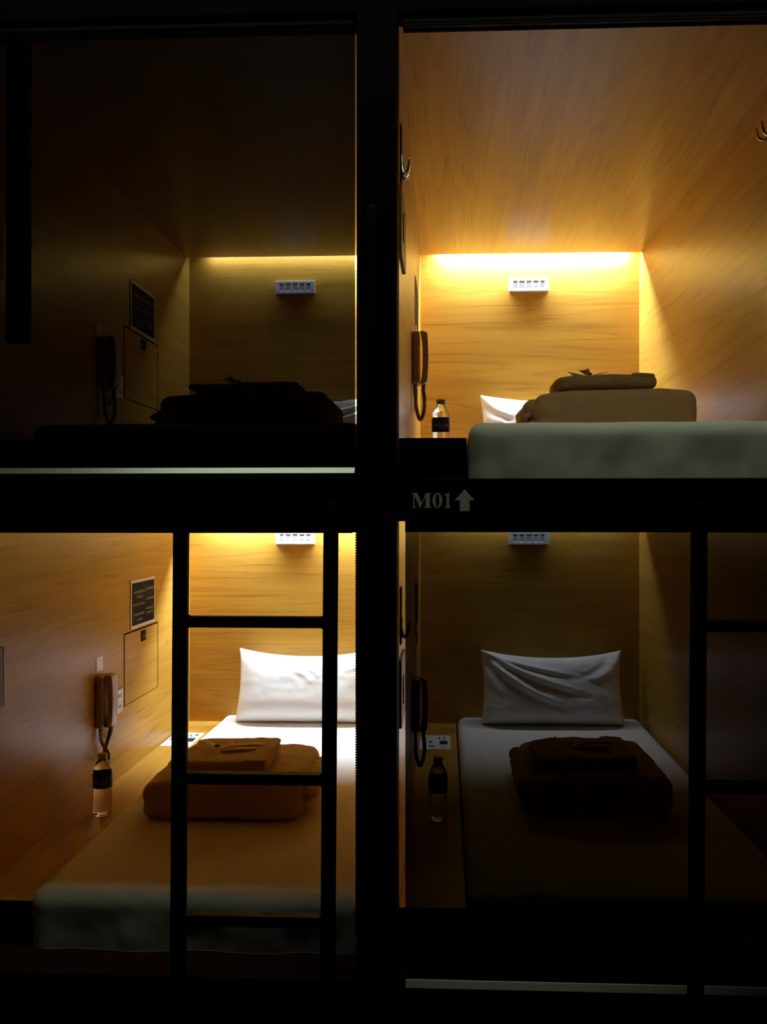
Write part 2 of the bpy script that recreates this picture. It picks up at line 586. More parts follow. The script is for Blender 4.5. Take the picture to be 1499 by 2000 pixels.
def wall_phone(key, yc, zb, stray, crossed=False):
    x0, x1, zf, zc, nm = CAPS[key]
    H = .187
    t = thing('wall_phone', (x0, yc, zb), 'beige corded wall phone on the left wall of the %s capsule' % nm,
              'phone', 'corded wall phones')
    bm = bmesh.new()
    softbox(bm, (x0 + .0145, yc, zb + H / 2), (.027, .086, H), .007, (3, 6, 10))
    b = link('base', bm, M['phone'], t, smooth=True)
    # arched handset: fat ear and mouth ends, thin grip held off the base
    bm = bmesh.new()
    prof = []
    nseg = 28
    for i in range(nseg + 1):
        v = i / nseg
        z = zb + .001 + v * (H + .003)
        e = (2 * v - 1)
        inner = .0275 + .010 * (1 - abs(e) ** 3)                 # gap opens in the middle
        outer = .054 + .005 * (1 - e * e) - .012 * max(0, abs(e) - .93) / .07
        wid = .027 + .003 * abs(e) ** 2 - .006 * max(0, abs(e) - .93) / .07
        prof.append((z, inner, outer, wid))
    rings = []
    K = 16
    for z, i_, o_, wd in prof:
        ring = []
        cx_, rx = (i_ + o_) / 2, (o_ - i_) / 2
        for k in range(K):
            a = 2 * PI * k / K
            ca, sa = math.cos(a), math.sin(a)
            ring.append(bm.verts.new((x0 + cx_ + rx * math.copysign(abs(ca) ** .35, ca),
                                      yc + wd * math.copysign(abs(sa) ** .35, sa), z)))
        rings.append(ring)
    for A, B in zip(rings, rings[1:]):
        for k in range(K):
            bm.faces.new((A[k], A[(k + 1) % K], B[(k + 1) % K], B[k]))
    bm.faces.new(rings[0]); bm.faces.new(rings[-1])
    link('handset', bm, M['phone'], t, angle=50)
    # coiled cord hanging in a loop
    path = spline([(x0 + .012, yc - .02, zb + .004), (x0 + .013, yc - .02, zb - .045), (x0 + (.038 if crossed else .017), yc - .016, zb - .095),
                   (x0 + .029, yc - .004, zb - .126), (x0 + (.016 if crossed else .042), yc + .004, zb - .095), (x0 + (.030 if crossed else .044), yc + .002, zb - .050),
                   (x0 + .040, yc, zb - .02), (x0 + .042, yc, zb + .006)], 26)
    bm = bmesh.new()
    pts = []
    for i in range(len(path) - 1):
        for s in range(3):
            p = path[i].lerp(path[i + 1], s / 3)
            tt = (path[i + 1] - path[i]).normalized()
            xa = Vector((0, 1, 0)); xb = tt.cross(xa).normalized()
            ang = (i * 3 + s) * 2 * PI / 7
            pts.append(p + (xa * math.cos(ang) + xb * math.sin(ang)) * .0056)
    tube(bm, pts, .0020, 5)
    link('coiled_cord', bm, M['cord'], t, smooth=True)
    if stray:
        bm = bmesh.new()
        for q in range(4):
            a = .35 + q * .22
            L_ = .055 + .008 * q
            base = Vector((x0 + .006, yc + .040, zb - .055))
            d = Vector((.15, math.cos(a), math.sin(a))).normalized()
            sd = Vector((0.1, -math.sin(a), math.cos(a))) * .009
            tube(bm, spline([base, base + d * L_ * .5 + sd, base + d * L_ + Vector((0, 0, .003)), base + d * L_ * .5 - sd, base], 6), .0012, 5)
        tube(bm, spline([(x0 + .006, yc + .040, zb - .055), (x0 + .004, yc + .033, zb - .085), (x0 + .005, yc + .05, zb - .092), (x0 + .003, yc + .058, zb - .07)], 6), .0012, 5)
        tube(bm, spline([(x0 + .006, yc + .040, zb - .055), (x0 + .006, yc + .03, zb - .03), (x0 + .008, yc + .02, zb + .004)], 6), .0012, 5)
        link('spare_wire', bm, M['cord'], t, smooth=True)


def outlet(key):
    x0, x1, zf, zc, nm = CAPS[key]
    ya, yb, za, zb = 3.150, 3.222, zf + .361, zf + .452
    t = thing('socket_plate', (x0, ya, za), 'white socket plate just behind the phone in the %s capsule' % nm,
              'socket', 'white wall sockets')
    link('plate', boxes((x0 + .0005, x0 + .009, ya, yb, za, zb), bev=.002), M['plastic'], t)
    for zz in (za + .025, za + .066):
        for yy in (ya + .026, ya + .044):
            link('socket_slot', boxes((x0 + .009, x0 + .0095, yy - .0025, yy + .0025, zz - .006, zz + .006)), M['gap'], t)


def wall_sticker(key):
    x0, x1, zf, zc, nm = CAPS[key]
    ya, yb, za, zb = 2.987, 3.042, zf + .553, zf + .604
    t = thing('wall_label', (x0, ya, za), 'small blank white label above the phone in the %s capsule' % nm, 'label', 'small white wall labels')
    link('card', boxes((x0 + .0004, x0 + .0016, ya, yb, za, zb)), M['plastic'], t)
    link('card_mark', boxes((x0 + .0016, x0 + .0020, ya + .022, ya + .030, zb - .014, zb - .008)), M['signtext'], t)


def control_panel(key):
    x0, x1, zf, zc, nm = CAPS[key]
    ya, yb, za, zb = 2.13, 2.334, zf + .578, zf + .748
    t = thing('control_panel', (x0, ya, za), 'dark brown switch panel near the front of the left wall in the %s capsule' % nm,
              'switch panel', 'switch panels near the entrance')
    link('plate', boxes((x0 + .0005, x0 + .008, ya, yb, za, zb), bev=.001), M['brown'], t)
    link('switch', boxes((x0 + .008, x0 + .011, ya + .06, ya + .10, za + .05, za + .12), bev=.001), M['brown'], t)
    link('edge_cap', boxes((x0 + .0005, x0 + .009, yb, yb + .003, za + .002, zb - .002)), M['signrim'], t)


def coat_hook(key, side):
    x0, x1, zf, zc, nm = CAPS[key]
    s = 1 if side == 'left' else -1
    xw = x0 if side == 'left' else x1
    yc = 2.21 if side == 'left' else 2.44
    k = .55 if side == 'left' else 1.0
    zb = zf + (.815 if side == 'left' else 1.0)
    t = thing('coat_hook', (xw, yc, zb), 'black and chrome coat hook on the %s wall of the %s capsule' % (side, nm),
              'hook', 'coat hooks by the entrances')
    def X(d): return xw + s * d * k
    a, b = sorted((X(.0005), X(.008)))
    link('plate', boxes((a, b, yc - .022, yc + .022, zb - .035, zb + .115), bev=.002), M['sign'], t)
    for dy in (-.012, .012):
        bm = bmesh.new()
        tube(bm, spline([(X(.006), yc + dy, zb + .035), (X(.008), yc + dy, zb + .005), (X(.020), yc + dy * 1.2, zb - .014),
                         (X(.036), yc + dy * 1.6, zb - .006), (X(.043), yc + dy * 1.8, zb + .022)], 8), .0042, 10)
        link('prong', bm, M['chrome'], t, smooth=True)


def bottle(key, x, y, label):
    x0, x1, zf, zc, nm = CAPS[key]
    z = zf + .1104
    t = thing('water_bottle', (x, y, z), label, 'bottle', 'water bottles on the ledges')
    R = .0315
    prof = [(.006, .004), (.018, .0015), (.024, .0), (.029, .004), (.0305, .012)]
    for k in range(14):                                   # ribbed lower body
        zz = .016 + k * .0068
        prof.append((R - (.0012 if k % 2 else 0.0), zz))
    prof[19:] = [(r, q * .92) for r, q in prof[19:]]
    prof += [(R - .0012, .104), (R - .0012, .152), (R, .155), (.0305, .162), (.0265, .174), (.021, .184), (.0155, .192), (.0125, .196), (.0125, .200),
             (.0150, .2005), (.0150, .2025), (.0120, .2028), (.0120, .206)]
    bm = bmesh.new()
    lathe(bm, [(r, q * .955) for r, q in prof], (x, y, z), 40)
    link('bottle_body', bm, M['water'], t, angle=40)
    bm = bmesh.new()
    lathe(bm, [(R + .0002, .099 * .955), (R + .0007, .1005 * .955), (R + .0007, .1465 * .955), (R + .0002, .148 * .955)], (x, y, z), 40, cap=False)
    lb = link('bottle_label', bm, M['label'], t, angle=60)
    bm = bmesh.new()
    def on(a, q):
        return (x + (R + .0012) * math.sin(a), y - (R + .0012) * math.cos(a), z + (q - .007) * .955)
    strokes = [[(-.75, .122), (-.62, .131), (-.55, .121)], [(-.36, .139), (-.30, .132)], [(-.10, .131), (-.25, .127), (-.2, .121), (-.02, .122)],
               [(.08, .118), (.2, .126), (.3, .121)], [(.34, .119), (.42, .134)], [(.52, .121), (.62, .131), (.7, .122)]]
    for s in strokes:
        tube(bm, spline([on(a + .1, q) for a, q in s], 4), .0007, 5)
    link('label_script', bm, M['labelmark'], lb)
    bm = bmesh.new()
    cp = [(.0145, .1965), (.0148, .198), (.0148, .212), (.0135, .2145), (.004, .215)]
    cp2 = []
    lathe(bm, [(r + .0005, q * .958) for r, q in cp], (x, y, z), 40)
    link('cap', bm, M['cap'], t, angle=40)


def leaflet(key):
    x0, x1, zf, zc, nm = CAPS[key]
    z = zf + .1104
    xa, xb, ya, yb = x0 + .007, x0 + .143, 3.640, 3.868
    t = thing('printed_card', (xa, ya, z), 'white printed card lying on the ledge in the %s capsule' % nm, 'card', 'printed cards on the ledges')
    link('card', boxes((xa, xb, ya, yb, z, z + .001)), M['paper'], t)
    for a, b, c, d in ((xb - .048, xb - .013, .075, .135), (xa + .042, xa + .055, .10, .128), (xa + .012, xa + .018, .10, .135),
                       (xb - .055, xb - .046, .170, .190), (xb - .034, xb - .020, .180, .200)):
        link('dark_print', boxes((a, b, ya + c, ya + d, z + .001, z + .0014)), M['ink'], t)
    for a, b, c, d in ((xa + .042, xa + .068, .03, .06), (xb - .044, xb - .020, .03, .042), (xa + .018, xa + .030, .17, .19), (xb - .046, xb - .024, .150, .160)):
        link('pale_print', boxes((a, b, ya + c, ya + d, z + .001, z + .0013)), M['blueink'], t)


# ------------------------------------------------------------------ bedding
def mattress(key, seed):
    x0, x1, zf, zc, nm = CAPS[key]
    xa, xb = x0 + .178, x1 - .006
    ya, yb = 2.130, YB - .012
    Hh = .147
    bm = bmesh.new()
    hx, hy = (xb - xa) / 2, (yb - ya) / 2

    def disp(p, n):
        flat = max(0.0, min(1.0, (n.z - .6) / .4))
        f = fbm(p, (3.5, 3.5, 3.5), seed) * .004 * (1 - flat) - .0012 * flat * (1 + fbm(p, (3, 3, 3), seed))
        skirt = max(0.0, min(1.0, (.045 - p.z) / .08))              # loose cloth on the lower front
        front = max(0.0, min(1.0, (-p.y - hy + .09) / .08))
        f += skirt * front * (.0055 * fbm(p, (14, 6, 5), seed + 3) + .004 * math.sin(p.x * 23 + seed * 2 + 2 * noise.noise(Vector((p.x * 3, 0, seed)))))
        side = max(0.0, min(1.0, (-p.x - hx + .08) / .07))
        f += skirt * side * .004 * fbm(p, (5, 9, 6), seed + 5)
        f += front * (1 - skirt) * .003 * fbm(p, (9, 9, 9), seed + 9)
        return n * f
    softbox(bm, ((xa + xb) / 2, (ya + yb) / 2, zf + Hh / 2 + .004), (xb - xa, yb - ya, Hh), .040, (56, 44, 6), disp, flat=True)
    for v in bm.verts:                                   # the hanging front of the sheet leans in slightly under the mattress
        d = zf + .115 - v.co.z
        if d > 0 and v.co.y < ya + .05:
            v.co.y += d * .06
        if v.co.z < zf + .034:
            v.co.z = zf + .0006 + max(0.0, v.co.z - zf - .004) * .0334 / .030
        v.co.z = max(v.co.z, zf + .0006)
        v.co.x = min(v.co.x, x1 - .001)
        v.co.x = max(v.co.x, x0 + .1725)
        v.co.y = min(v.co.y, YB - .001)
    o = link('mattress', bm, M['sheet'], smooth=True)
    tag(o, 'mattress in a white fitted sheet in the %s capsule' % nm, 'mattress', 'mattresses in white sheets')
    return zf + Hh + .004


def pillow(key, xc, seed, folds, W=.66, H=.345, T=.17, yaw=0.0, rough=1.0):
    x0, x1, zf, zc, nm = CAPS[key]
    zt = zf + .1505
    nu, nv = 88, 52
    bm = bmesh.new()
    lean = math.radians(15)
    y_c = YB - .175

    def pos(i, j, side):
        u, v = -1 + 2 * i / nu, -1 + 2 * j / nv
        u, v = math.sin(u * PI / 2 * .999) * .35 + u * .65, math.sin(v * PI / 2 * .999) * .35 + v * .65
        # outline: corners stick out, long edges pulled in, bottom edge straight where it rests
        x = u * W / 2 * (1 - .045 * (1 - v * v))
        pin = (.22 if v > 0 else .02) * (1 - abs(u) ** 2.2)
        z = v * H / 2 * (1 - pin * abs(v))
        t = T / 2 * (max(0, 1 - u ** 6) * max(0, 1 - abs(v) ** (3.0 if v > 0 else 4.5))) ** .5
        t *= (1 - .30 * v)
        d = 0.0
        if side < 0 and t > 0:
            for (ua, va, ub, vb, amp, wd, bow) in folds:
                dx, dy = ub - ua, (vb - va)
                L2 = dx * dx + dy * dy
                s = ((u - ua) * dx + (v - va) * dy) / L2
                ss = max(0, min(1, s))
                px, py = ua + ss * dx, va + ss * dy
                px += bow * math.sin(ss * PI) * dy
                py -= bow * math.sin(ss * PI) * dx
                q = math.hypot((u - px), (v - py) * .6)
                nrm = ((u - px) * dy - (v - py) * dx)
                q2 = q / wd
                d += amp * math.exp(-q2 * q2) * math.sin(min(1, ss * 1.0 + .12) * PI) ** .5 if ss < 1 else 0
                d -= amp * .7 * math.exp(-((q2 - 1.6) ** 2) * 1.4) * (1 if nrm > 0 else 0) * math.sin(max(0.001, min(.999, ss)) * PI) ** .5
            d += .0035 * rough * fbm((u, v, 0), (3, 3, 1), seed) * min(1, t / .02)
            d += .0016 * rough * rough * fbm((u * 2.4 + v, v * 1.5, 0), (5, 3, 1), seed + 4) * min(1, t / .02)
        y = side * (t + d)
        p = Vector((x, y, z + H / 2))
        # lean back on to the wall, then turn a little
        c, s = math.cos(-lean), math.sin(-lean)
        p = Vector((p.x, p.y * c - p.z * s, p.y * s + p.z * c))
        c, s = math.cos(yaw), math.sin(yaw)
        p = Vector((p.x * c - p.y * s, p.x * s + p.y * c, p.z))
        return p + Vector((xc, y_c, zt))
    grid = {}
    for side in (-1, 1):
        for i in range(nu + 1):
            for j in range(nv + 1):
                edge = i in (0, nu) or j in (0, nv)
                k = (i, j, 0 if edge else side)
                if k not in grid:
                    grid[k] = bm.verts.new(pos(i, j, 0 if edge else side))
    for side in (-1, 1):
        for i in range(nu):
            for j in range(nv):
                q = []
                for a, b in ((i, j), (i + 1, j), (i + 1, j + 1), (i, j + 1)):
                    e = a in (0, nu) or b in (0, nv)
                    q.append(grid[(a, b, 0 if e else side)])
                bm.faces.new(q)
    for v in bm.verts:
        v.co.z = max(v.co.z, zt + .002)
        v.co.y = min(v.co.y, YB - .002)
        v.co.x = max(x0 + .002, min(x1 - .002, v.co.x))
    o = link('pillow', bm, M['pillow'], smooth=True)
    return o


def folded_cloth(bm, c, size, r, n, seed, amp, left=0.0, tilt=0.0, round_plan=.03):
    hx, hy, hz = (s / 2 for s in size)

    def disp(p, nn):
        e = max(0.0, min(1.0, (-p.x - hx * .35) / (hx * .65)))          # bunched left end
        b = max(0.0, min(1.0, (p.y - hy * .1) / (hy * .9)))
        f = amp * fbm(p, (6, 6, 9), seed)
        f += left * e * (fbm(p, (9, 8, 22), seed + 2) * .9 + .55 * math.sin(p.z * 150 / (1 + 4 * hz) + 6 * noise.noise(Vector((p.y * 6, p.z * 8, seed)))))
        f += amp * .8 * b * fbm(p, (16, 5, 10), seed + 7)
        return nn * f

    def shape(p):
        a = p.x / hx
        b = p.y / hy
        k = 1 - round_plan * (b * b if b > 0 else .3 * b * b)
        q = Vector((p.x * k, p.y * (1 - round_plan * 1.6 * a * a), p.z))
        q.z += (p.z + hz) / (2 * hz) * (tilt * a * hz - .14 * hz * max(0, abs(a) - .55) / .45)
        return q
    softbox(bm, c, size, r, n, disp, shape)


def blanket(key, x0b, x1b, y0b, y1b, h, seed, amp, left, label, mirror=False, end_low=False):
    c0, c1, zf, zc, nm = CAPS[key]
    z0 = zf + .1525
    bm = bmesh.new()
    xc, yc = (x0b + x1b) / 2, (y0b + y1b) / 2
    e = 1 if mirror else -1
    xe = x1b if mirror else x0b
    folded_cloth(bm, (xc - e * .012, yc, z0 + h / 2), (x1b - x0b - .024, y1b - y0b, h), .033, (30, 20, 6), seed, amp, left * .5, .10)
    # folded-back layers showing at the loose end
    lay = ((.50, .00, .105), (.30, .045, .085)) if end_low else ((.46, .0, .10), (.40, .43, .095))
    for q, (hh, zz, ww) in enumerate(lay):
        folded_cloth(bm, (xe - e * (ww / 2 - .008 * q), yc + .02 - .03 * q, z0 + h * (zz + hh / 2) + .002), (ww, (y1b - y0b) * (.86 - .1 * q), h * hh), .024,
                     (8, 22, 4), seed + 5 + q, amp * 1.6, left * .5, 0, .0)
    # loose corner of the cloth poking out of the fold
    sx = x1b - .045 if mirror else x0b + .045
    dx = 1 if mirror else -1
    pts = [(sx, y0b + .12, z0 + h * .62), (sx + dx * .03, y0b + .06, z0 + h * .66), (sx + dx * .052, y0b + .05, z0 + h * .50), (sx + dx * .02, y0b + .16, z0 + h * .30)]
    lp = spline(pts, 6)
    rows = []
    for i, p in enumerate(lp):
        wdt = .12 * (1 - .5 * i / len(lp))
        rows.append([bm.verts.new(p + Vector((0.006 * math.sin(k * 1.3 + i * .4), k * wdt / 7, .012 * math.sin(k * .8 + i * .5)))) for k in range(8)])
    base_rows = []
    for r_ in rows:
        base_rows.append([bm.verts.new(v.co + Vector((-dx * .012, 0, -.010))) for v in r_])
    for R_ in (rows, base_rows):
        for a, b in zip(R_, R_[1:]):
            for k in range(7):
                bm.faces.new((a[k], a[k + 1], b[k + 1], b[k]))
    nR = len(rows)
    for k in range(7):
        bm.faces.new((rows[0][k], rows[0][k + 1], base_rows[0][k + 1], base_rows[0][k]))
        bm.faces.new((rows[-1][k], rows[-1][k + 1], base_rows[-1][k + 1], base_rows[-1][k]))
    for i in range(nR - 1):
        bm.faces.new((rows[i][0], rows[i + 1][0], base_rows[i + 1][0], base_rows[i][0]))
        bm.faces.new((rows[i][7], rows[i + 1][7], base_rows[i + 1][7], base_rows[i][7]))
    for v in bm.verts:
        v.co.z = max(v.co.z, zf + .1522)
        if mirror:
            pass
    core = [v.co.z for v in bm.verts if abs(v.co.x - xc) < (x1b - x0b) * .33 and abs(v.co.y - yc) < (y1b - y0b) * .4]
    crest = max(core)
    o = link('folded_blanket', bm, M['blanket'], smooth=True)
    tag(o, label, 'blanket', 'folded tan blankets on the beds')
    return crest


def robe(key, xa, xb, ya, yb, z0, h, seed, label, bow=True, yaw=0.0):
    nm = CAPS[key][4]
    xc, yc = (xa + xb) / 2, (ya + yb) / 2
    t = thing('folded_robe', (xc, yc, z0), label, 'robe', 'folded tan robes on the blankets')
    bm = bmesh.new()
    folded_cloth(bm, (0, 0, h / 2), (xb - xa, yb - ya, h), .022, (30, 20, 4), seed, .005, .007, .18, .05)
    # the sleeve folded over the right side
    folded_cloth(bm, ((xb - xa) * .36, 0.0, h * .93), ((xb - xa) * .24, (yb - ya) * .93, h * .34), .008, (8, 18, 3), seed + 3, .003, .0, 0, .03)
    rot = Matrix.Rotation(yaw, 4, 'Z')
    for v in bm.verts:
        v.co = rot @ v.co + Vector((xc, yc, z0))
        v.co.z = max(v.co.z, z0 - .001)
    link('folded_body', bm, M['robe'], t, smooth=True)
    if bow:
        # fabric belt lying in two flat runs, pinched by a small paper tag
        bm = bmesh.new()
        def run(ctrl, wd):
            pts = spline(ctrl, 8)
            prev = None
            for i, p in enumerate(pts):
                d = (pts[min(i + 1, len(pts) - 1)] - pts[max(0, i - 1)]).normalized()
                n_ = Vector((-d.y, d.x, 0)).normalized() * wd / 2
                cur = [bm.verts.new(p - n_), bm.verts.new(p + n_), bm.verts.new(p + n_ + Vector((0, 0, .005))), bm.verts.new(p - n_ + Vector((0, 0, .005)))]
                if prev:
                    for k in range(4):
                        bm.faces.new((prev[k], prev[(k + 1) % 4], cur[(k + 1) % 4], cur[k]))
                else:
                    bm.faces.new(cur)
                prev = cur
            bm.faces.new(prev[::-1])
        zt = z0 + h + .001
        run([(xc - .03, yc - .01, zt), (xc + .02, yc + .006, zt + .008), (xc + .075, yc + .03, zt + .006), (xc + .11, yc + .045, zt + .002)], .026)
        run([(xc - .02, yc - .035, zt), (xc + .03, yc - .03, zt + .006), (xc + .09, yc - .012, zt + .003)], .022)
        link('belt', bm, M['belt'], t, smooth=False)
        bm = bmesh.new()
        for s, (px, py, ang, L_, wd) in enumerate(((-.050, -.002, 2.7, .052, .036), (-.02, -.03, .5, .045, .030), (-.045, -.035, 4.2, .04, .028))):
            c_, s_ = math.cos(ang), math.sin(ang)
            p0 = Vector((xc + px, yc + py, zt + .012))
            d, n_ = Vector((c_, s_, .25)), Vector((-s_, c_, .1))
            q = [p0 - n_ * wd * .3, p0 + d * L_ - n_ * wd * .6, p0 + d * L_ * .85, p0 + d * L_ + n_ * wd * .6, p0 + n_ * wd * .3]
            lo_ = [bm.verts.new(v) for v in q]
            hi = [bm.verts.new(v + Vector((0, 0, .0012))) for v in q]
            bm.faces.new(lo_[::-1]); bm.faces.new(hi)
            for k in range(5):
                bm.faces.new((lo_[k], lo_[(k + 1) % 5], hi[(k + 1) % 5], hi[k]))
        tg = link('paper_tag', bm, M['cream'], t)
        bm = bmesh.new()
        bmesh.ops.create_icosphere(bm, subdivisions=2, radius=.008, matrix=Matrix.Translation((xc - .038, yc - .022, zt + .016)) @ Matrix.Diagonal((1.2, .9, .6, 1)))
        link('tag_seal', bm, M['red'], tg, smooth=True)
    return t


# ------------------------------------------------------------------ furnish each capsule
for key in ('UL', 'UR', 'LL', 'LR'):
    ledge(key)
    vent(key)
    placard(key)
    access_panel(key)
    outlet(key)
    wall_sticker(key)
    control_panel(key)
    coat_hook(key, 'left')
coat_hook('UR', 'right')
for key in ('LL', 'LR'):
    leaflet(key)
zf = {k: v[2] for k, v in CAPS.items()}
wall_phone('UL', 3.045, zf['UL'] + .375, True)
wall_phone('UR', 3.060, zf['UR'] + .385, True)
wall_phone('LL', 3.018, zf['LL'] + .352, True, True)
wall_phone('LR', 3.040, zf['LR'] + .345, True)
bottle('UR', -.011, 2.95, 'clear water bottle on the ledge below the phone in the upper right capsule')
bottle('LL', -1.150, 2.80, 'clear water bottle with a navy label on the lower left ledge')
bottle('LR', -.020, 2.80, 'dim water bottle behind the mesh blind in the lower right capsule')

for i, key in enumerate(('UL', 'UR', 'LL', 'LR')):
    mattress(key, 1.3 + 2.1 * i)

F_LR = [(-.98, .95, .30, -.62, .016, .06, .10), (-.95, .98, .62, -.25, .016, .055, .08), (-.9, .95, .45, .25, .009, .05, .05),
        (-.98, .9, -.62, -.35, .009, .06, .12), (.98, .95, .45, .05, .010, .09, -.12), (-.95, -.55, -.6, -.7, .006, .05, .05)]
F_LL = [(-.98, .95, -.92, -.9, .005, .035, .0), (-.1, .35, .08, -.05, .003, .06, -.15), (.08, .45, .20, .12, .0025, .05, -.1),
        (.98, .9, .5, .3, .004, .09, -.1)]
F_UR = [(-.98, .95, -.5, .1, .008, .06, .1), (-.95, -.7, -.55, -.25, .008, .06, .1), (-.95, .2, -.6, -.1, .005, .05, 0)]
F_UL = [(.98, .95, .1, .25, .010, .05, -.1), (.95, .6, .2, .0, .010, .05, -.1), (.6, .95, -.2, .3, .008, .06, 0), (-.98, .95, -.4, .2, .006, .06, .1)]
for key, xc, sd, fo, lb in (
        ('LR', .502, 2.0, F_LR, 'creased white pillow leaning on the back wall behind the lower right blind'),
        ('LL', -.650, 5.0, F_LL, 'bright smooth white pillow leaning on the lower left back wall'),
        ('UR', .500, 8.0, F_UR, 'white pillow half hidden by the folded blanket in the upper right capsule'),
        ('UL', -.630, 11.0, F_UL, 'white pillow mostly hidden at the back of the upper left capsule')):
    tag(pillow(key, xc, sd, fo, rough=.45 if key == 'LL' else .9), lb, 'pillow', 'white pillows on the beds')

b = blanket('UR', .258, .785, 2.62, 3.06, .150, 3.0, .004, .012, 'thick folded tan blanket on the upper right bed')
robe('UR', .352, .668, 2.66, 2.92, b + .0005, .046, 14.0, 'folded tan robe on top of the upper right blanket', True, 0.02)
b = blanket('UL', -.930, -.362, 2.62, 3.06, .152, 6.0, .007, .008, 'folded blanket seen as a dark shape in the upper left capsule', False, True)
robe('UL', -.820, -.462, 2.66, 2.92, b + .0005, .026, 15.0, 'folded robe seen dark on top of the upper left blanket', True)
b = blanket('LL', -.965, -.425, 2.625, 3.10, .126, 9.0, .005, .006, 'folded tan blanket on the white bed behind the ladder, lower left', True)
robe('LL', -.875, -.565, 2.66, 2.97, b + .0005, .046, 16.0, 'folded tan robe tied with a belt and paper tag, lower left', True)
b = blanket('LR', .250, .735, 2.70, 3.22, .126, 12.0, .005, .009, 'folded blanket seen as a dark shape on the lower right bed')
robe('LR', .300, .640, 2.78, 3.06, b + .0005, .040, 17.0, 'folded robe seen dark on top of the lower right blanket', True)


# ------------------------------------------------------------------ roller blinds
def blind(xa, xb, ztop, zbar, label, lowered, chain_x, chain_bottom):
    y = 2.002
    t = thing('roller_blind', ((xa + xb) / 2, y, ztop), label, 'blind', 'black mesh roller blinds')
    bm = bmesh.new()
    r = .0110 if lowered else .0112
    zc_ = ztop - r - .0005
    tube(bm, [(xa + .004, y + .004, zc_), (xb + .0005, y + .004, zc_)], r, 20)
    link('roll', bm, M['rollcloth'], t, angle=40)
    link('back_rail', boxes((xa, xb + .004, y + .018, y + .026, ztop - .0265, ztop), bev=.0005), M['black'], t)
    for xx in (xa, xb - .004):
        link('bracket', boxes((xx, xx + .004, y - .009, y + .018, ztop - .027, ztop - .0002), bev=.0008), M['black'], t)
    if lowered:
        bm = bmesh.new()
        n = 40
        cols = []
        for i in range(n + 1):
            xx = xa + .0 + (xb - xa) * i / n
            dy = .0006 * math.sin(i * .7)
            cols.append([bm.verts.new((xx, y + dy + .002 * 0, zz)) for zz in (zbar + .006, (zbar + ztop) / 2, ztop - .02)])
        for a, c in zip(cols, cols[1:]):
            for k in range(2):
                bm.faces.new((a[k], c[k], c[k + 1], a[k + 1]))
        link('mesh_cloth', bm, M['screen'], t)
        bm = bmesh.new()
        prof = [(.006, -.008), (.006, .009), (-.001, .009), (-.002, .0085), (-.0124, -.005), (-.0110, -.008)]
        A = [bm.verts.new((xa + .001, y + a, zbar + q)) for a, q in prof]
        B = [bm.verts.new((xb - .0005, y + a, zbar + q)) for a, q in prof]
        bm.faces.new(A); bm.faces.new(B[::-1])
        for k in range(6):
            bm.faces.new((A[k], A[(k + 1) % 6], B[(k + 1) % 6], B[k]))
        link('bottom_bar', bm, M['alu'], t)
    else:
        bm = bmesh.new()
        box(bm, xa + .005, xb - .005, y - .008, y + .004, ztop - .0285, ztop - .0225, bev=.002)
        link('bottom_bar', bm, M['steel'], t)
    if chain_x is not None:
        bm = bmesh.new()
        z = ztop - .026
        while z > chain_bottom:
            for dy in (-.010, .010):
                bmesh.ops.create_icosphere(bm, subdivisions=1, radius=.0026, matrix=Matrix.Translation((chain_x, y + dy, z)))
            z -= .0062
        for dy in (-.010, .010):
            tube(bm, [(chain_x, y + dy, ztop - .024), (chain_x, y + dy, chain_bottom)], .0008, 5)
        ang = [(chain_x, y - .010 * math.cos(a), chain_bottom - .010 * math.sin(a)) for a in [PI * k / 8 for k in range(9)]]
        tube(bm, ang, .0022, 6)
        c = link('bead_chain', bm, M['black'], t)


blind(-1.240, -.2115, EYE + 1.187, EYE + .107, 'lowered black mesh blind with grey bottom bar over the upper left capsule', True, None, 0)
blind(-.098, .928, EYE + 1.187, EYE + 1.15, 'rolled up black blind at the top of the upper right capsule', False, None, 0)
blind(-1.240, -.2120, EYE - .012, 0, 'rolled up black blind with bead chain above the lower left capsule', False, -.2082, EYE - .985)
blind(-.092, .928, EYE - .012, EYE - 1.107, 'lowered black mesh blind with grey bottom bar over the lower right capsule', True, None, 0)


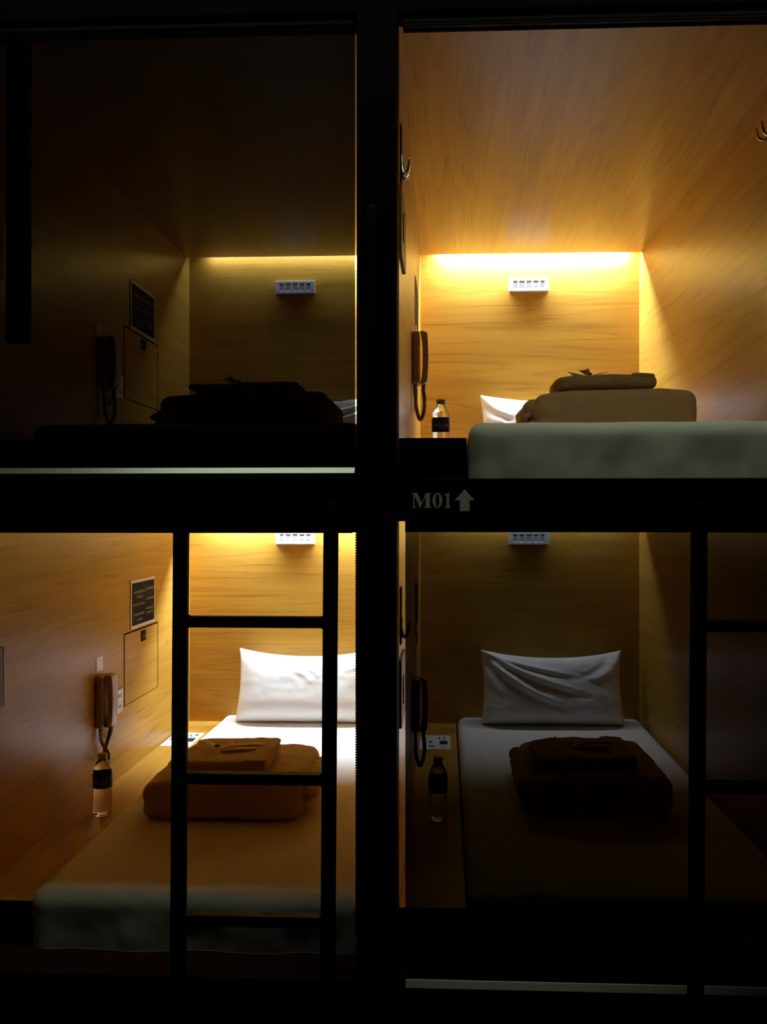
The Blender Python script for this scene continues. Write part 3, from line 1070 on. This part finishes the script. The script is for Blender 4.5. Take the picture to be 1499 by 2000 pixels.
# ------------------------------------------------------------------ ladders, handle, hanging panel, lettering
def ladder(xl, xr, dx, rungs, ztop, label):
    t = thing('ladder', ((xl + xr) / 2, 1.93, 0), label, 'ladder', 'black ladders to the upper capsules')
    d, wdt = .030, .0325
    def X(x, h):                                     # rails run very slightly off plumb
        return x + dx * (h + .026) / -1.03
    for x in (xl, xr):
        bm = bmesh.new()
        vs = box(bm, -wdt / 2, wdt / 2, 1.93 - d / 2, 1.93 + d / 2, 0.0, EYE + ztop, bev=.005, seg=3)
        for v in bm.verts:
            v.co.x += X(x, v.co.z - EYE)
        link('rail', bm, M['steel'], t, angle=40)
        xt = X(x, ztop)
        b = link('hook_bracket', boxes((xt - .012, xt + .012, 1.945, FRONT - .0004, EYE + ztop - .030, EYE + ztop - .004), bev=.001), M['steel'], t)
        bm = bmesh.new()
        bmesh.ops.create_cone(bm, cap_ends=True, segments=8, radius1=.003, radius2=.003, depth=.004,
                              matrix=Matrix.Translation((xt + .0195, FRONT - .002, EYE + .006)) @ Matrix.Rotation(PI / 2, 4, 'X'))
        box(bm, xt + .010, xt + .025, FRONT - .0012, FRONT - .0002, EYE + .0, EYE + .012)
        link('bolt', bm, M['steel'], b)
    for h in rungs:
        bm = bmesh.new()
        a, c = X(xl, h) + wdt / 2 - .001, X(xr, h) - wdt / 2 + .001
        box(bm, a, c, 1.93 - .016, 1.93 + .016, EYE + h - .025, EYE + h, bev=.004, seg=3)
        # welded corner fillets
        for xx, s in ((a, 1), (c, -1)):
            for zz, sz in ((EYE + h, 1), (EYE + h - .025, -1)):
                prof = [(xx, zz - sz * .001)]
                R_ = .0075
                for k in range(6):
                    an = PI / 2 * k / 5
                    prof.append((xx + s * (R_ - R_ * math.sin(an)), zz + sz * (R_ - R_ * math.cos(an))))
                lo_ = [bm.verts.new((p[0], 1.93 - .010, p[1])) for p in prof]
                hi = [bm.verts.new((p[0], 1.93 + .010, p[1])) for p in prof]
                bm.faces.new(lo_); bm.faces.new(hi[::-1])
                for k in range(len(prof)):
                    k2 = (k + 1) % len(prof)
                    bm.faces.new((lo_[k], lo_[k2], hi[k2], hi[k]))
        link('rung', bm, M['steel'], t)
    return t


ladder(-.6075, -.2595, -.0075, (-.231, -.591, -.917, -1.26), .030, 'black steel ladder in front of the lit lower left capsule')
ladder(.5745, .9235, -.0075, (-.235, -.597, -.956, -1.29), .030, 'black steel ladder in front of the dark lower right capsule')

t = thing('grab_handle', (-.170, FRONT, EYE + .5), 'black vertical grab handle on the post between the upper capsules', 'handle')
bm = bmesh.new()
za, zb = EYE + .300, EYE + .714
tube(bm, spline([(-.168, FRONT + .001, za), (-.168, FRONT - .028, za + .004), (-.168, FRONT - .036, za + .02), (-.168, FRONT - .036, (za + zb) / 2),
                 (-.168, FRONT - .036, zb - .02), (-.168, FRONT - .028, zb - .004), (-.168, FRONT + .001, zb)], 8), .010, 14)
link('bar', bm, M['steel'], t, smooth=True)
for z in (za, zb):
    bm = bmesh.new()
    bmesh.ops.create_cone(bm, cap_ends=True, segments=20, radius1=.016, radius2=.016, depth=.003, matrix=Matrix.Translation((-.168, FRONT - .0017, z)) @ Matrix.Rotation(PI / 2, 4, 'X'))
    link('mount', bm, M['steel'], t)

bm = bmesh.new()
softbox(bm, (-1.087, 2.115, EYE + .846), (.064, .022, .8115), .010, (3, 2, 8))
o = link('hanging_panel', bm, M['black'], smooth=True)
tag(o, 'narrow black upright panel inside the upper left blind, near its left edge', 'panel')

# lettering and arrow on the beam under the upper right capsule
def poly(bm, pts, y0, y1):
    a = [bm.verts.new((x, y0, z)) for x, z in pts]
    b_ = [bm.verts.new((x, y1, z)) for x, z in pts]
    bm.faces.new(a); bm.faces.new(b_[::-1])
    for k in range(len(pts)):
        k2 = (k + 1) % len(pts)
        bm.faces.new((a[k], a[k2], b_[k2], b_[k]))


def glyph(bm, pts, ox, oz, w_, h_):
    poly(bm, [(ox + x * w_, oz + z * h_) for x, z in pts], FRONT - .0010, FRONT - .0001)


t = thing('capsule_number', (-.035, FRONT, EYE + .036), 'grey serif lettering M01 on the beam below the upper right capsule', 'sign')
oz, hh = EYE + .0195, .0345
bm = bmesh.new()
glyph(bm, [(0, 1), (.30, 1), (.52, .34), (.74, 1), (1.02, 1), (1.02, .965), (.93, .94), (.93, .06), (1.02, .035), (1.02, 0), (.62, 0), (.62, .035), (.72, .06),
           (.72, .80), (.455, 0), (.43, 0), (.155, .84), (.155, .06), (.25, .035), (.25, 0), (0, 0), (0, .035), (.09, .06), (.09, .94), (0, .965)], -.0765, oz, .046, hh)
link('letter', bm, M['letter'], t)
bm = bmesh.new()
K = 32
out = [(.5 + .5 * math.cos(2 * PI * k / K), .5 + .515 * math.sin(2 * PI * k / K)) for k in range(K)]
inn = [(.5 + .20 * math.cos(2 * PI * k / K), .5 + .46 * math.sin(2 * PI * k / K)) for k in range(K)]
ox, w_ = -.0270, .0225
for yy in (FRONT - .0010,):
    A = [bm.verts.new((ox + x * w_, yy, oz + z * hh)) for x, z in out]
    B = [bm.verts.new((ox + x * w_, yy, oz + z * hh)) for x, z in inn]
    A2 = [bm.verts.new((v.co.x, FRONT - .0001, v.co.z)) for v in A]
    B2 = [bm.verts.new((v.co.x, FRONT - .0001, v.co.z)) for v in B]
    for k in range(K):
        k2 = (k + 1) % K
        for P, Q in ((A, B), (A, A2), (B, B2), (A2, B2)):
            bm.faces.new((P[k], P[k2], Q[k2], Q[k]))
link('digit', bm, M['letter'], t)
bm = bmesh.new()
glyph(bm, [(0, .86), (.60, 1.02), (.70, 1.02), (.70, .07), (.95, .035), (.95, 0), (.08, 0), (.08, .035), (.34, .07), (.34, .84), (.05, .82)], -.0005, oz, .0175, hh)
link('digit', bm, M['letter'], t)
bm = bmesh.new()
poly(bm, [(x, EYE + z) for x, z in ((.0480, .0625), (.0712, .0372), (.0595, .0372), (.0595, .0115), (.0365, .0115), (.0365, .0372), (.0248, .0372))],
     FRONT - .0010, FRONT - .0001)
o = link('arrow_sign', bm, M['letter'])
tag(o, 'grey arrow pointing up beside the M01 lettering', 'sign')
